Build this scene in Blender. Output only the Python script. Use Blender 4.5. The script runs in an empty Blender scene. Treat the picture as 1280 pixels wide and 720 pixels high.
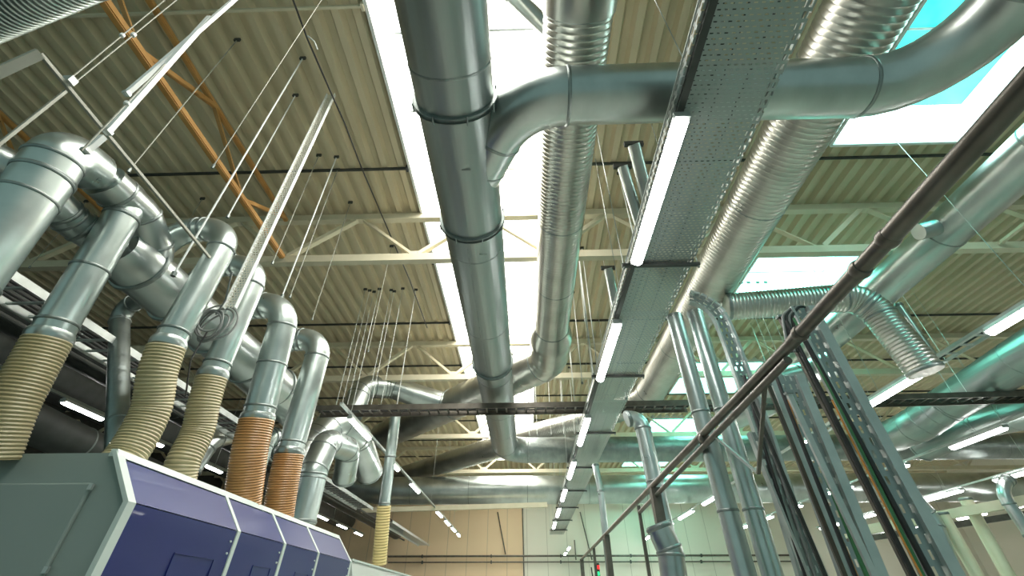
import bpy, math, random
from mathutils import Vector, Matrix
random.seed(7)
C = bpy.context.scene.collection
R = math.radians
F = 540.0; PITCH = R(36.66); YAW = R(1.70); CH = 1.6
cp, sp, cy_, sy_ = math.cos(PITCH), math.sin(PITCH), math.cos(YAW), math.sin(YAW)
CEIL = 8.6

def ray(px, py):
    a = (px-640)/F; b = (360-py)/F
    y = cp-b*sp; z = sp+b*cp
    return Vector((a*cy_-y*sy_, a*sy_+y*cy_, z))
def at(px, py, X=None, Y=None, Z=None):
    d = ray(px, py)
    if X is not None: s = X/d.x
    elif Y is not None: s = Y/d.y
    else: s = (Z-CH)/d.z
    return Vector((d.x*s, d.y*s, d.z*s+CH))

# ------------------------------------------------------------------ materials
def nodes(name):
    m = bpy.data.materials.new(name); m.use_nodes = True
    nt = m.node_tree
    return m, nt, nt.nodes['Principled BSDF']
def link(nt, a, b): nt.links.new(a, b)
def ramp(nt, c0, c1, p0=0.3, p1=0.7):
    r = nt.nodes.new('ShaderNodeValToRGB')
    r.color_ramp.elements[0].position = p0; r.color_ramp.elements[0].color = (*c0, 1)
    r.color_ramp.elements[1].position = p1; r.color_ramp.elements[1].color = (*c1, 1)
    return r
def metal(name, c0, c1, rough=0.3, metallic=0.92, scale=3.0, stretch=(1, 1, 1), bump=0.03):
    m, nt, b = nodes(name)
    tc = nt.nodes.new('ShaderNodeTexCoord'); mp = nt.nodes.new('ShaderNodeMapping')
    mp.inputs['Scale'].default_value = stretch
    n = nt.nodes.new('ShaderNodeTexNoise'); n.inputs['Scale'].default_value = scale; n.inputs['Detail'].default_value = 5
    link(nt, tc.outputs['Object'], mp.inputs['Vector']); link(nt, mp.outputs[0], n.inputs['Vector'])
    r = ramp(nt, c0, c1); link(nt, n.outputs['Fac'], r.inputs[0]); link(nt, r.outputs[0], b.inputs['Base Color'])
    rr = nt.nodes.new('ShaderNodeMapRange'); rr.inputs['To Min'].default_value = rough*0.75; rr.inputs['To Max'].default_value = rough*1.35
    link(nt, n.outputs['Fac'], rr.inputs['Value']); link(nt, rr.outputs[0], b.inputs['Roughness'])
    b.inputs['Metallic'].default_value = metallic
    if bump:
        v = nt.nodes.new('ShaderNodeTexNoise'); v.inputs['Scale'].default_value = 4.5; v.inputs['Detail'].default_value = 1
        link(nt, mp.outputs[0], v.inputs['Vector'])
        bp = nt.nodes.new('ShaderNodeBump'); bp.inputs['Strength'].default_value = bump*8; bp.inputs['Distance'].default_value = 0.02
        link(nt, v.outputs['Fac'], bp.inputs['Height']); link(nt, bp.outputs[0], b.inputs['Normal'])
    return m
def paint(name, c0, c1=None, rough=0.55, scale=2.0, metallic=0.0, spec=0.5, coat=0):
    c1 = c1 or tuple(x*1.12 for x in c0)
    m, nt, b = nodes(name)
    tc = nt.nodes.new('ShaderNodeTexCoord')
    n = nt.nodes.new('ShaderNodeTexNoise'); n.inputs['Scale'].default_value = scale; n.inputs['Detail'].default_value = 6
    link(nt, tc.outputs['Object'], n.inputs['Vector'])
    r = ramp(nt, c0, c1); link(nt, n.outputs['Fac'], r.inputs[0]); link(nt, r.outputs[0], b.inputs['Base Color'])
    b.inputs['Roughness'].default_value = rough; b.inputs['Metallic'].default_value = metallic
    b.inputs['Specular IOR Level'].default_value = spec; b.inputs['Coat Weight'].default_value = coat
    return m
def glow(name, col, s):
    m, nt, b = nodes(name)
    b.inputs['Base Color'].default_value = (*[min(x, .9) for x in col], 1)
    b.inputs['Emission Color'].default_value = (*col, 1); b.inputs['Emission Strength'].default_value = s
    return m
def perforated(name, col, px, py, fx, fy, axes=('X', 'Y'), rough=0.35, stagger=True, metallic=.85, uv=False):
    """sheet metal punched with a grid of slots: pitch px,py, slot share fx,fy"""
    m, nt, b = nodes(name)
    b.inputs['Base Color'].default_value = (*col, 1); b.inputs['Metallic'].default_value = metallic; b.inputs['Roughness'].default_value = rough
    tc = nt.nodes.new('ShaderNodeTexCoord'); s = nt.nodes.new('ShaderNodeSeparateXYZ'); link(nt, tc.outputs['UV' if uv else 'Object'], s.inputs[0])
    def mth(op, a, bb=None, v=None):
        q = nt.nodes.new('ShaderNodeMath'); q.operation = op
        link(nt, a, q.inputs[0])
        if bb is not None: link(nt, bb, q.inputs[1])
        if v is not None: q.inputs[1].default_value = v
        return q.outputs[0]
    v = mth('DIVIDE', s.outputs[axes[1]], v=py)
    u = mth('DIVIDE', s.outputs[axes[0]], v=px)
    if stagger:
        row = mth('FLOOR', v); half = mth('MULTIPLY', row, v=0.5); u = mth('ADD', u, half)
    fu = mth('FRACT', u); fv = mth('FRACT', v)
    hu = mth('LESS_THAN', fu, v=fx); hv = mth('LESS_THAN', fv, v=fy)
    hole = mth('MULTIPLY', hu, hv)
    inv = nt.nodes.new('ShaderNodeMath'); inv.operation = 'SUBTRACT'; inv.inputs[0].default_value = 1; link(nt, hole, inv.inputs[1])
    link(nt, inv.outputs[0], b.inputs['Alpha'])
    n = nt.nodes.new('ShaderNodeTexNoise'); n.inputs['Scale'].default_value = 2.0; link(nt, tc.outputs['Object'], n.inputs['Vector'])
    rr = nt.nodes.new('ShaderNodeMapRange'); rr.inputs['To Min'].default_value = rough*.7; rr.inputs['To Max'].default_value = rough*1.4
    link(nt, n.outputs['Fac'], rr.inputs['Value']); link(nt, rr.outputs[0], b.inputs['Roughness'])
    return m

M = {}
M['galv'] = metal('galvanised_steel', (.42, .465, .45), (.60, .645, .625), .30, .95, 2.5, (1, .6, 1), 0)
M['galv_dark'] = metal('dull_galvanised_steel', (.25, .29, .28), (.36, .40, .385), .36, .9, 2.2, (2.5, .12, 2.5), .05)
M['galv_light'] = metal('pale_galvanised_steel', (.46, .53, .51), (.60, .67, .645), .29, .88, 3.0, (1, 1, 1), .007)
M['spiral'] = metal('spiral_duct_steel', (.44, .44, .40), (.60, .60, .55), .30, .95, 2.0, (1, 1, 1), 0)
M['seam'] = metal('duct_seam_steel', (.22, .25, .24), (.34, .38, .365), .4, .8, 8)
M['strut'] = metal('strut_steel', (.48, .52, .50), (.62, .66, .64), .4, .7, 6)
M['deck'] = paint('roof_deck_cream_steel', (.58, .50, .33), (.66, .58, .40), .5, .6)
M['truss'] = paint('cream_painted_truss_steel', (.66, .60, .43), (.74, .68, .51), .5, 3)
M['orange'] = paint('ochre_painted_steel', (.50, .25, .07), (.62, .34, .12), .5, 3)
M['dark'] = paint('dark_steel', (.045, .05, .045), (.075, .08, .075), .5, 4, .3)
M['rail'] = paint('dark_brown_oxidised_tube', (.10, .09, .075), (.17, .155, .13), .38, 5, .6)
M['black'] = paint('black_cable_rubber', (.02, .02, .02), (.035, .035, .035), .5, 5)
M['cable_grey'] = paint('grey_cable_sheath', (.22, .23, .22), None, .5, 5)
M['cable_green'] = paint('green_cable_sheath', (.06, .22, .09), None, .5, 5)
M['cable_orange'] = paint('orange_cable_sheath', (.60, .25, .05), None, .5, 5)
M['hose'] = paint('tan_flexible_hose', (.42, .36, .20), (.54, .47, .28), .45, 3, 0, .5, .2)
M['hose_orange'] = paint('amber_flexible_hose', (.42, .20, .06), (.53, .28, .10), .4, 3, 0, .5, .3)
M['hose_yellow'] = paint('yellow_flexible_hose', (.62, .50, .22), None, .45, 3)
M['white'] = paint('white_enamel', (.78, .80, .78), None, .4, 3)
M['tube'] = glow('lit_fluorescent_tube', (1, .98, .95), 28)
M['glaze'] = glow('milky_skylight_glazing', (1, .97, .90), 9)
M['glaze_cool'] = glow('cool_milky_window_glazing', (.30, 1, .82), 10)
M['glaze_side'] = glow('milky_lantern_side_glazing', (.85, 1, .98), 4.5)
M['mgrey'] = paint('machine_grey_lacquer', (.25, .31, .285), (.28, .335, .31), .42, .7)
M['mtrim'] = paint('machine_pale_trim', (.56, .64, .60), None, .4, 2)
M['mblue'] = paint('machine_blue_violet_lacquer', (.014, .02, .12), (.018, .025, .14), .36, .5, 0, .6, .15)
M['mblue'].node_tree.nodes['Principled BSDF'].inputs['Specular Tint'].default_value = (.50, .60, 1, 1)
M['mblue'].node_tree.nodes['Principled BSDF'].inputs['IOR'].default_value = 1.48
M['tube_grey'] = paint('grey_painted_tube', (.30, .30, .25), (.38, .38, .32), .45, 4, .2)
M['mwhite'] = paint('machine_offwhite_lacquer', (.45, .50, .47), None, .4, 1)
M['floor'] = paint('pale_concrete_floor', (.50, .49, .44), (.58, .57, .52), .5, .4)
M['floor_dark'] = paint('light_cutting_dark_floor', (.07, .075, .065), (.10, .105, .09), .4, .4)  # unseen left floor, coloured dark to cut bounced light on that side
M['perf'] = perforated('perforated_tray_sheet', (.33, .37, .36), .055, .040, .50, .22)
M['perf_edge'] = perforated('slotted_edge_strip', (.33, .37, .36), .04, .075, .55, .62, stagger=True)
M['perf_side'] = perforated('perforated_tray_flange', (.42, .45, .43), .09, .05, .62, .5, ('Y', 'Z'), stagger=False)
M['perf_v'] = perforated('perforated_vertical_tray_sheet', (.34, .38, .37), .06, .085, .30, .62, ('X', 'Y'), uv=True)
M['perf_chan'] = perforated('perforated_white_channel_sheet', (.72, .70, .60), .032, .036, .6, .5, ('X', 'Y'), metallic=.1, uv=True)

def wall_mat():
    m, nt, b = nodes('insulated_wall_panels')
    tc = nt.nodes.new('ShaderNodeTexCoord'); s = nt.nodes.new('ShaderNodeSeparateXYZ'); link(nt, tc.outputs['Object'], s.inputs[0])
    r = nt.nodes.new('ShaderNodeValToRGB'); r.color_ramp.interpolation = 'CONSTANT'
    e = r.color_ramp.elements; e[0].position = 0; e[0].color = (.80, .61, .39, 1); e[1].position = .5; e[1].color = (.74, .71, .60, 1)
    mr = nt.nodes.new('ShaderNodeMapRange'); mr.inputs['From Min'].default_value = -20.25; mr.inputs['From Max'].default_value = 19.75
    link(nt, s.outputs['X'], mr.inputs['Value']); link(nt, mr.outputs[0], r.inputs[0])
    d = nt.nodes.new('ShaderNodeMath'); d.operation = 'DIVIDE'; d.inputs[1].default_value = 1.2; link(nt, s.outputs['X'], d.inputs[0])
    f = nt.nodes.new('ShaderNodeMath'); f.operation = 'FRACT'; link(nt, d.outputs[0], f.inputs[0])
    l = nt.nodes.new('ShaderNodeMath'); l.operation = 'LESS_THAN'; l.inputs[1].default_value = .03; link(nt, f.outputs[0], l.inputs[0])
    mx = nt.nodes.new('ShaderNodeMixRGB'); mx.inputs[2].default_value = (.25, .22, .16, 1)
    ml = nt.nodes.new('ShaderNodeMath'); ml.operation = 'MULTIPLY'; ml.inputs[1].default_value = .45; link(nt, l.outputs[0], ml.inputs[0])
    link(nt, ml.outputs[0], mx.inputs[0]); link(nt, r.outputs[0], mx.inputs[1]); link(nt, mx.outputs[0], b.inputs['Base Color'])
    b.inputs['Roughness'].default_value = .6
    return m
M['wall'] = wall_mat()
def cyan_mat():
    m, nt, b = nodes('turquoise_roof_sheeting')
    tc = nt.nodes.new('ShaderNodeTexCoord'); n = nt.nodes.new('ShaderNodeTexNoise'); n.inputs['Scale'].default_value = .8; n.inputs['Detail'].default_value = 3
    n.inputs['Distortion'].default_value = 1.2
    link(nt, tc.outputs['Object'], n.inputs['Vector'])
    r = ramp(nt, (.0, .72, .60), (.10, .98, .86), .35, .68); link(nt, n.outputs['Fac'], r.inputs[0])
    link(nt, r.outputs[0], b.inputs['Emission Color']); b.inputs['Emission Strength'].default_value = 1.0
    b.inputs['Base Color'].default_value = (0, .5, .42, 1)
    return m
M['cyan'] = cyan_mat()

# ------------------------------------------------------------------ mesh helpers
class MB:
    def __init__(s): s.v = []; s.f = []
    def box(s, c, d):
        x, y, z = c; a, b, e = d[0]/2, d[1]/2, d[2]/2; n = len(s.v)
        for i in (-a, a):
            for j in (-b, b):
                for k in (-e, e): s.v.append(Vector((x+i, y+j, z+k)))
        for q in ((0, 1, 3, 2), (4, 6, 7, 5), (0, 4, 5, 1), (2, 3, 7, 6), (0, 2, 6, 4), (1, 5, 7, 3)): s.f.append([n+t for t in q])
        return s
    def beam(s, p, q, w, h, up=Vector((0, 0, 1))):
        p, q = Vector(p), Vector(q); d = (q-p).normalized()
        if abs(d.dot(up)) > .98: up = Vector((0, 1, 0))
        x = d.cross(up).normalized(); u = x.cross(d).normalized(); n = len(s.v)
        for e in (p, q):
            for i, j in ((-1, -1), (1, -1), (1, 1), (-1, 1)): s.v.append(e+x*i*w/2+u*j*h/2)
        for t in ((3, 2, 1, 0), (4, 5, 6, 7), (0, 1, 5, 4), (1, 2, 6, 5), (2, 3, 7, 6), (3, 0, 4, 7)): s.f.append([n+k for k in t])
        return s
    def lbeam(s, p, q, w, t=.012):   # angle section
        p, q = Vector(p), Vector(q)
        s.beam(p, q, w, t); d = (q-p).normalized(); x = d.cross(Vector((0, 0, 1)))
        x = x.normalized() if x.length > .05 else Vector((1, 0, 0))
        s.beam(p+x*w/2+Vector((0, 0, w/2)), q+x*w/2+Vector((0, 0, w/2)), t, w); return s
    def quad(s, *p):
        n = len(s.v); s.v += [Vector(a) for a in p]; s.f.append(list(range(n, n+len(p)))); return s
    def sweep(s, pts, rad, n=24, caps=True):
        pts = [Vector(p) for p in pts]; N = len(pts)
        if not hasattr(rad, '__len__'): rad = [rad]*N
        T = []
        for i in range(N):
            d = pts[min(i+1, N-1)]-pts[max(i-1, 0)]
            T.append(d.normalized() if d.length > 1e-9 else T[-1])
        a = Vector((0, 0, 1)) if abs(T[0].z) < .9 else Vector((0, 1, 0))
        nn = T[0].cross(a).normalized(); b0 = len(s.v)
        for i in range(N):
            nn = (nn-T[i]*nn.dot(T[i])).normalized(); bb = T[i].cross(nn)
            for k in range(n):
                t = 2*math.pi*k/n; s.v.append(pts[i]+(nn*math.cos(t)+bb*math.sin(t))*rad[i])
        for i in range(N-1):
            for k in range(n):
                k2 = (k+1) % n; s.f.append([b0+i*n+k, b0+i*n+k2, b0+(i+1)*n+k2, b0+(i+1)*n+k])
        if caps: s.f.append([b0+k for k in range(n)][::-1]); s.f.append([b0+(N-1)*n+k for k in range(n)])
        return s
    def prism(s, poly, y0, y1):       # poly of (x,z), extruded along Y
        n = len(s.v); m = len(poly)
        for y in (y0, y1):
            for x, z in poly: s.v.append(Vector((x, y, z)))
        s.f.append([n+i for i in range(m)]); s.f.append([n+m+i for i in range(m)][::-1])
        for i in range(m):
            j = (i+1) % m; s.f.append([n+j, n+i, n+m+i, n+m+j])
        return s
def build(name, mb, mat, parent=None, origin=None, smooth=True, bevel=0):
    o0 = Vector(origin) if origin is not None else Vector((0, 0, 0))
    if parent is not None: o0 = Vector(ORG[parent.name])
    me = bpy.data.meshes.new(name); me.from_pydata([v-o0 for v in mb.v], [], mb.f); me.update()
    if smooth:
        me.polygons.foreach_set('use_smooth', [True]*len(me.polygons)); me.set_sharp_from_angle(angle=R(35))
    me.materials.append(mat)
    o = bpy.data.objects.new(name, me); C.objects.link(o)
    if parent is not None: o.parent = parent
    else: o.location = o0
    ORG[o.name] = o0
    if bevel:
        b = o.modifiers.new('bevel', 'BEVEL'); b.width = bevel; b.segments = 2; b.limit_method = 'ANGLE'
    return o
ORG = {}
def thing(name, label, cat, loc, group=None):
    o = bpy.data.objects.new(name, None); C.objects.link(o); o.location = Vector(loc); o.empty_display_size = .1
    o['label'] = label; o['category'] = cat
    if group: o['group'] = group
    ORG[o.name] = Vector(loc); return o
def tag(o, label, cat, group=None, kind=None):
    o['label'] = label; o['category'] = cat
    if group: o['group'] = group
    if kind: o['kind'] = kind
    return o
def struct(name, mb, mat, origin=None, label=None, smooth=False):
    o = build(name, mb, mat, None, origin, smooth); o['kind'] = 'structure'
    if label: o['label'] = label
    return o
ORD = ['first', 'second', 'third', 'fourth', 'fifth', 'sixth', 'seventh', 'eighth', 'ninth', 'tenth', 'eleventh', 'twelfth', 'thirteenth', 'fourteenth', 'fifteenth', 'sixteenth']

def fillet(pts, rb, k=9):
    """round every corner of a polyline; returns the points and the corner tangent points"""
    pts = [Vector(p) for p in pts]; out = [pts[0]]; marks = []
    for i in range(1, len(pts)-1):
        a, c, b = pts[i-1], pts[i], pts[i+1]
        d1 = (c-a).normalized(); d2 = (b-c).normalized(); ang = d1.angle(d2)
        if ang < .03: out.append(c); continue
        t = min(rb*math.tan(ang/2), .48*(c-a).length if i > 1 else .92*(c-a).length, .48*(b-c).length if i < len(pts)-2 else .92*(b-c).length)
        r = t/math.tan(ang/2); n = (d2-d1).normalized(); cen = c+n*(r/math.cos(ang/2)); ax = d1.cross(d2).normalized()
        v = (c-d1*t)-cen
        for j in range(k+1): out.append(cen+Matrix.Rotation(ang*j/k, 3, ax) @ v)
        marks.append((c-d1*t, d1)); marks.append((c+d2*t, d2))
    out.append(pts[-1]); return out, marks
def resample(pts, step):
    out = [pts[0]]; acc = 0
    for a, b in zip(pts, pts[1:]):
        L = (b-a).length
        if L < 1e-9: continue
        d = step-acc
        while d <= L: out.append(a.lerp(b, d/L)); d += step
        acc = L-(d-step)
    if (out[-1]-pts[-1]).length > step*.3: out.append(pts[-1])
    return out
def along(pts, dist):
    for a, b in zip(pts, pts[1:]):
        L = (b-a).length
        if dist <= L: return a.lerp(b, dist/L), (b-a).normalized()
        dist -= L
    return pts[-1], (pts[-1]-pts[-2]).normalized()
def length(pts): return sum((b-a).length for a, b in zip(pts, pts[1:]))
def ridged(mb, pts, r, pitch, amp, n=28, style='rib'):
    q = resample(pts, pitch/4 if style == 'hose' else pitch/5)
    if style == 'hose': rad = [r+amp*(0, .7, 1, .7)[i % 4] for i in range(len(q))]
    else: rad = [r+(amp if i % 5 == 2 else 0) for i in range(len(q))]
    mb.sweep(q, rad, n); return mb
def collar(parent, p, d, r, w=.05, t=.018, mat='seam', name='collar'):
    mb = MB(); h = w/2
    mb.sweep([p-d*h, p-d*h*.9, p-d*h*.3, p+d*h*.3, p+d*h*.9, p+d*h], [r*.98, r+t*.5, r+t, r+t, r+t*.5, r*.98], 28)
    return build(name, mb, M[mat], parent)
def flange(parent, p, d, r):
    mb = MB(); mb.sweep([p-d*.035, p-d*.03, p-d*.022, p-d*.02, p+d*.02, p+d*.022, p+d*.03, p+d*.035], [r*.99, r+.035, r+.04, r+.012, r+.012, r+.04, r+.035, r*.99], 40)
    f = build('flange', mb, M['seam'], parent)
    x = d.cross(Vector((0, 0, 1))).normalized(); u = x.cross(d).normalized()
    for a in range(8):   # clamp bolts round the rim
        t = a*math.pi/4+.35; c = p+(x*math.cos(t)+u*math.sin(t))*(r+.045)
        g = MB().sweep([c-d*.05, c+d*.05], .009, 8)
        ob = build('bolt', g, M['seam'], f)
    return f
def duct(name, label, pts, r, mat='galv', bend=None, style='smooth', pitch=.1, amp=.008, seams=(), flanges=(), group=None, ends=True, cat='duct', n=36, marks_on=True, taper=None, root=None, partname='duct_body'):
    path, marks = fillet(pts, bend if bend else r*1.6)
    t = root or thing(name, label, cat, pts[0], group)
    mb = MB()
    if style == 'smooth': mb.sweep(path, r if not taper else [r+(taper-r)*i/(len(path)-1) for i in range(len(path))], n)
    else: ridged(mb, path, r, pitch, amp, n, style)
    build(partname, mb, M[mat], t)
    if marks_on:
        for p, d in marks: collar(t, p, d, r, .04, .012)
    if ends:
        collar(t, path[0]+(path[1]-path[0]).normalized()*.04, (path[1]-path[0]).normalized(), r, .06, .014)
        collar(t, path[-1]-(path[-1]-path[-2]).normalized()*.04, (path[-1]-path[-2]).normalized(), r, .06, .014)
    for s in seams:
        p, d = along(path, s); collar(t, p, d, r, .03, .007)
    for s in flanges:
        p, d = along(path, s); flange(t, p, d, r)
    return t, path
def wire(p, q, r=.006, name='suspension_rod', label='', group=None, mat='strut', cat='rod', foot=None):
    t = thing(name, label, cat, p, group)
    build('rod', MB().sweep([p, q], r, 8), M[mat], t)
    build('ceiling_clip', MB().box((q[0], q[1], q[2]-.03), (.09, .03, .06)), M['dark'], t)
    if foot is not False: build('nut', MB().sweep([Vector(p)+Vector((0, 0, .0)), Vector(p)+Vector((0, 0, .05))], r*2.4, 6), M['seam'], t)
    return t

# ------------------------------------------------------------------ the setting
X0, X1, Y0, Y1 = -20.0, 26.0, -3.0, 30.0
MIDSKY = (-2.17, .41)
RX = (5.8, 8.4)
holes = [(MIDSKY[0], MIDSKY[1], -1.0, 26.0)] + [(RX[0], RX[1], a, b) for a, b in ((.6, 5.06), (8.25, 11.0), (13.85, 16.6), (19.4, 22.2), (25.1, 27.6))]
def make_deck():
    mb = MB(); pitch = .32; dz = .11
    xs = []; x = X0
    while x < X1:
        xs += [(x, CEIL), (x+.11, CEIL), (x+.16, CEIL+dz), (x+.27, CEIL+dz)]; x += pitch
    cutx = sorted({h[0] for h in holes} | {h[1] for h in holes})
    def zat(xx):
        for (a, za), (b, zb) in zip(xs, xs[1:]):
            if a <= xx <= b: return za+(zb-za)*(xx-a)/(b-a)
        return CEIL
    prof = sorted(xs+[(c, zat(c)) for c in cutx])
    ys = sorted({Y0, Y1} | {h[2] for h in holes} | {h[3] for h in holes})
    for (xa, za), (xb, zb) in zip(prof, prof[1:]):
        if xb-xa < 1e-6: continue
        xm = (xa+xb)/2
        for ya, yb in zip(ys, ys[1:]):
            ym = (ya+yb)/2
            if any(h[0] < xm < h[1] and h[2] < ym < h[3] for h in holes): continue
            mb.quad((xa, ya, za), (xa, yb, za), (xb, yb, zb), (xb, ya, zb))
    return mb
struct('ceiling', make_deck(), M['deck'], label='cream corrugated steel roof deck')
struct('floor', MB().box((12, 13.5, -.05), (28, 33, .1)), M['floor'])
struct('floor_left', MB().box((-11, 13.5, -.05), (18, 33, .1)), M['floor_dark'])
struct('wall_back', MB().box((3, 30.1, 4.4), (46, .2, 8.8)), M['wall'])
struct('wall_right', MB().box((26.1, 13.5, 4.4), (.2, 33, 8.8)), M['wall'])
struct('wall_left', MB().box((-20.1, 13.5, 4.4), (.2, 33, 8.8)), M['dark'])  # shade of the left side put into the wall's dark colour
# skylights
def skylight(i, h, zt, flare, glaze, side, label):
    x0, x1, y0, y1 = h
    fr = MB(); t = .05
    fr.beam((x0, y0, CEIL+.02), (x0, y1, CEIL+.02), t, .16); fr.beam((x1, y0, CEIL+.02), (x1, y1, CEIL+.02), t, .16)
    fr.beam((x0, y0, CEIL+.02), (x1, y0, CEIL+.02), t, .16); fr.beam((x0, y1, CEIL+.02), (x1, y1, CEIL+.02), t, .16)
    o = struct('window_%d' % i, fr, M['white'], (x0, y0, CEIL), label)
    b = MB(); X_0, X_1, Y_0, Y_1 = x0, x1+flare, y0, y1
    lo, hi = CEIL+.1, zt
    b.quad((x0, y0, lo), (x1, y0, lo), (X_1, Y_0, hi), (X_0, Y_0, hi)); b.quad((x0, y1, lo), (X_0, Y_1, hi), (X_1, Y_1, hi), (x1, y1, lo))
    b.quad((x0, y0, lo), (X_0, Y_0, hi), (X_0, Y_1, hi), (x0, y1, lo)); b.quad((x1, y0, lo), (x1, y1, lo), (X_1, Y_1, hi), (X_1, Y_0, hi))
    build('curb', b, side, o, smooth=False)
    build('window_glazing', MB().quad((X_0, Y_0, hi), (X_0, Y_1, hi), (X_1, Y_1, hi), (X_1, Y_0, hi)), glaze, o, smooth=False)
    k = MB(); n = max(1, int((y1-y0)/1.35))
    for j in range(1, n):
        y = y0+(y1-y0)*j/n
        k.beam((X_0, y, hi-.03), (X_1, y, hi-.03), .035, .03)
    if k.v: build('glazing_bar', k, M['strut'] if glaze is not M['cyan'] else M['seam'], o, smooth=False)
skylight(1, holes[0], CEIL+.42, 0, M['glaze'], M['white'], 'long milky skylight strip down the middle of the roof')
skylight(2, holes[1], 9.8, .55, M['cyan'], M['glaze_side'], 'raised roof lantern with turquoise sheeting at upper right')
for i, h in enumerate(holes[2:]): skylight(3+i, h, 9.2, 0, M['glaze_cool'], M['white'], '%s white roof window behind the turquoise lantern' % ORD[i])

# purlins across the deck
for i, y in enumerate((2.5, 5.35, 8.2, 11.05, 13.9, 16.7, 19.5, 22.3, 25.2)):
    mb = MB()
    for xa, xb in ((X0, MIDSKY[0]-.02), (MIDSKY[1]+.02, X1)): mb.beam((xa, y, CEIL-.04), (xb, y, CEIL-.04), .035, .055)
    for xx in (MIDSKY[0]-.05, MIDSKY[1]+.05): mb.box((xx, y, CEIL-.04), (.04, .10, .10))
    o = build('roof_purlin', mb, M['dark'] if i != 0 else M['truss'], None, (X0, y, CEIL-.04)); tag(o, 'thin dark purlin across the roof deck, %s from the camera' % ORD[i], 'purlin', 'roof purlins')
# trusses
nodes_b = [-2.15+2.7*k for k in range(-6, 10)]
for i, y in enumerate((6.6, 12.2, 17.8, 23.4, 29.0)):
    t = thing('roof_truss', 'cream lattice roof truss spanning the hall, %s from the camera' % ORD[i], 'truss', (X0, y, 7.3), 'lattice roof trusses')
    for nm, z, hh in (('upper_chord', 8.48, .16), ('lower_chord', 7.3, .17)):
        build(nm, MB().beam((X0, y, z), (X1, y, z), .14, hh), M['truss'], t)
    for xb in nodes_b:
        for s in (-1, 1):
            xt = xb+s*1.35
            if X0 < xt < X1: build('diagonal', MB().lbeam((xb+s*.05, y, 7.36), (xt-s*.05, y, 8.42), .085, .03), M['truss'], t)
    for xb in nodes_b[::2]: build('gusset_plate', MB().box((xb, y, 7.41), (.4, .02, .18)), M['truss'], t)
# longitudinal ochre bracing at upper left
def braceline(x, ya, yb, tops, bots, label, mat):
    t = thing('roof_bracing', label, 'bracing', (x, ya, 7.3), 'ochre roof bracing')
    build('lower_chord', MB().lbeam((x, ya, 7.3), (x, yb, 7.3), .075, .03), M[mat], t)
    build('upper_chord', MB().lbeam((x-.25, ya, 8.35), (x-.25, yb, 8.35), .06, .025), M[mat], t)
    for a in tops:
        for b in bots:
            if abs(a-b) < 1.9: build('diagonal', MB().lbeam((x, b, 7.32), (x-.25, a, 8.35), .06, .025), M[mat], t)
braceline(-4.85, .2, 6.5, (1.2, 3.85, 6.4), (2.5, 5.0, .0), 'ochre lattice bracing above the left extraction pipes', 'orange')
braceline(-8.6, .2, 6.5, (1.2, 3.85, 6.4), (2.5, 5.0), 'ochre lattice bracing near the left edge of the photo', 'orange')
braceline(9.3, .5, 6.5, (1.2, 3.85, 6.4), (2.5, 5.0), 'cream lattice bracing right of the turquoise lantern', 'truss')

# ------------------------------------------------------------------ big ducts
Z1 = CH+4.25
dA = (-.66, Z1)
turnY = 14.75
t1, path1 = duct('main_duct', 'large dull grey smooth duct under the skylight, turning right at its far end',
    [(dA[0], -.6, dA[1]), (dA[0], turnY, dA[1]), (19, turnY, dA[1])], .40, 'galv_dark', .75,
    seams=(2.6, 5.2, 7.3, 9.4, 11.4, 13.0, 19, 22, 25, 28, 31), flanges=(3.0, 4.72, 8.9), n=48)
# lengthwise lock seam
build('lock_seam', MB().beam((dA[0]-.06, 4.3, Z1-.396), (dA[0]-.10, 8.0, Z1-.392), .012, .012), M['seam'], t1)
for s in (.2, .9): build('rivet_strip', MB().box((dA[0]+.05+s*.1, 2.6+s*2, Z1-.40), (.10, .012, .012)), M['seam'], t1)
# branch pipe crossing to the right
yb = at(1180, 107, Z=Z1).y
tb, pb = duct('branch_duct', 'smooth steel branch duct crossing above the wide tray from the main duct',
    [(dA[0]+.05, 3.55, Z1), (-.02, yb, Z1), at(1180, 107, Z=Z1), at(1300, -45, Z=Z1)], .285, 'galv', .85, n=48,
    ends=False)
p = Vector((dA[0]+.22, 3.22, Z1)); collar(tb, p, Vector((.64, -1.25, 0)).normalized(), .285, .03, .01)
# spiral duct 2
Z2 = CH+5.2
t2, path2 = duct('spiral_duct', 'ribbed spiral duct right of the large dull duct, bending left far back',
    [(.66, 1.9, Z2), (.66, 8.6, Z2)], .375, 'spiral', .8, 'rib', .07, .006, ends=True, n=40, seams=(3.2, 5.0))
mb = MB(); mb.sweep([(.66, -.8, Z2), (.66, 1.95, Z2)], .40, 40); build('smooth_section', mb, M['spiral'], t2)
mb = MB(); mb.sweep([(.66, 8.55, Z2), (.66, 8.75, Z2), (.66, 9.0, Z2)], [.39, .47, .50], 40); build('reducer', mb, M['spiral'], t2)
p45 = at(478, 545, Z=Z2)
pth, mk = fillet([(.66, 9.0, Z2), (.66, 10.2, Z2), p45], 1.0)
mb = MB(); ridged(mb, pth, .48, .32, .012, 40); build('angled_section', mb, M['spiral'], t2)
for s in (1.4, 3.2, 5.2): 
    p, d = along(pth, s); collar(t2, p, d, .48, .04, .015)
# spiral duct 3
x3 = 3.75
t3, path3 = duct('spiral_duct', 'ribbed spiral duct running right behind the wide perforated tray',
    [(x3, -.4, Z2), (x3, 12.6, Z2), (x3-1.6, 14.6, Z2), at(486, 600, Z=Z2)], .425, 'spiral', 1.3, 'rib', .075, .006, n=40, seams=(3.0, 5.2, 7.4, 9.8))
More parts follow.
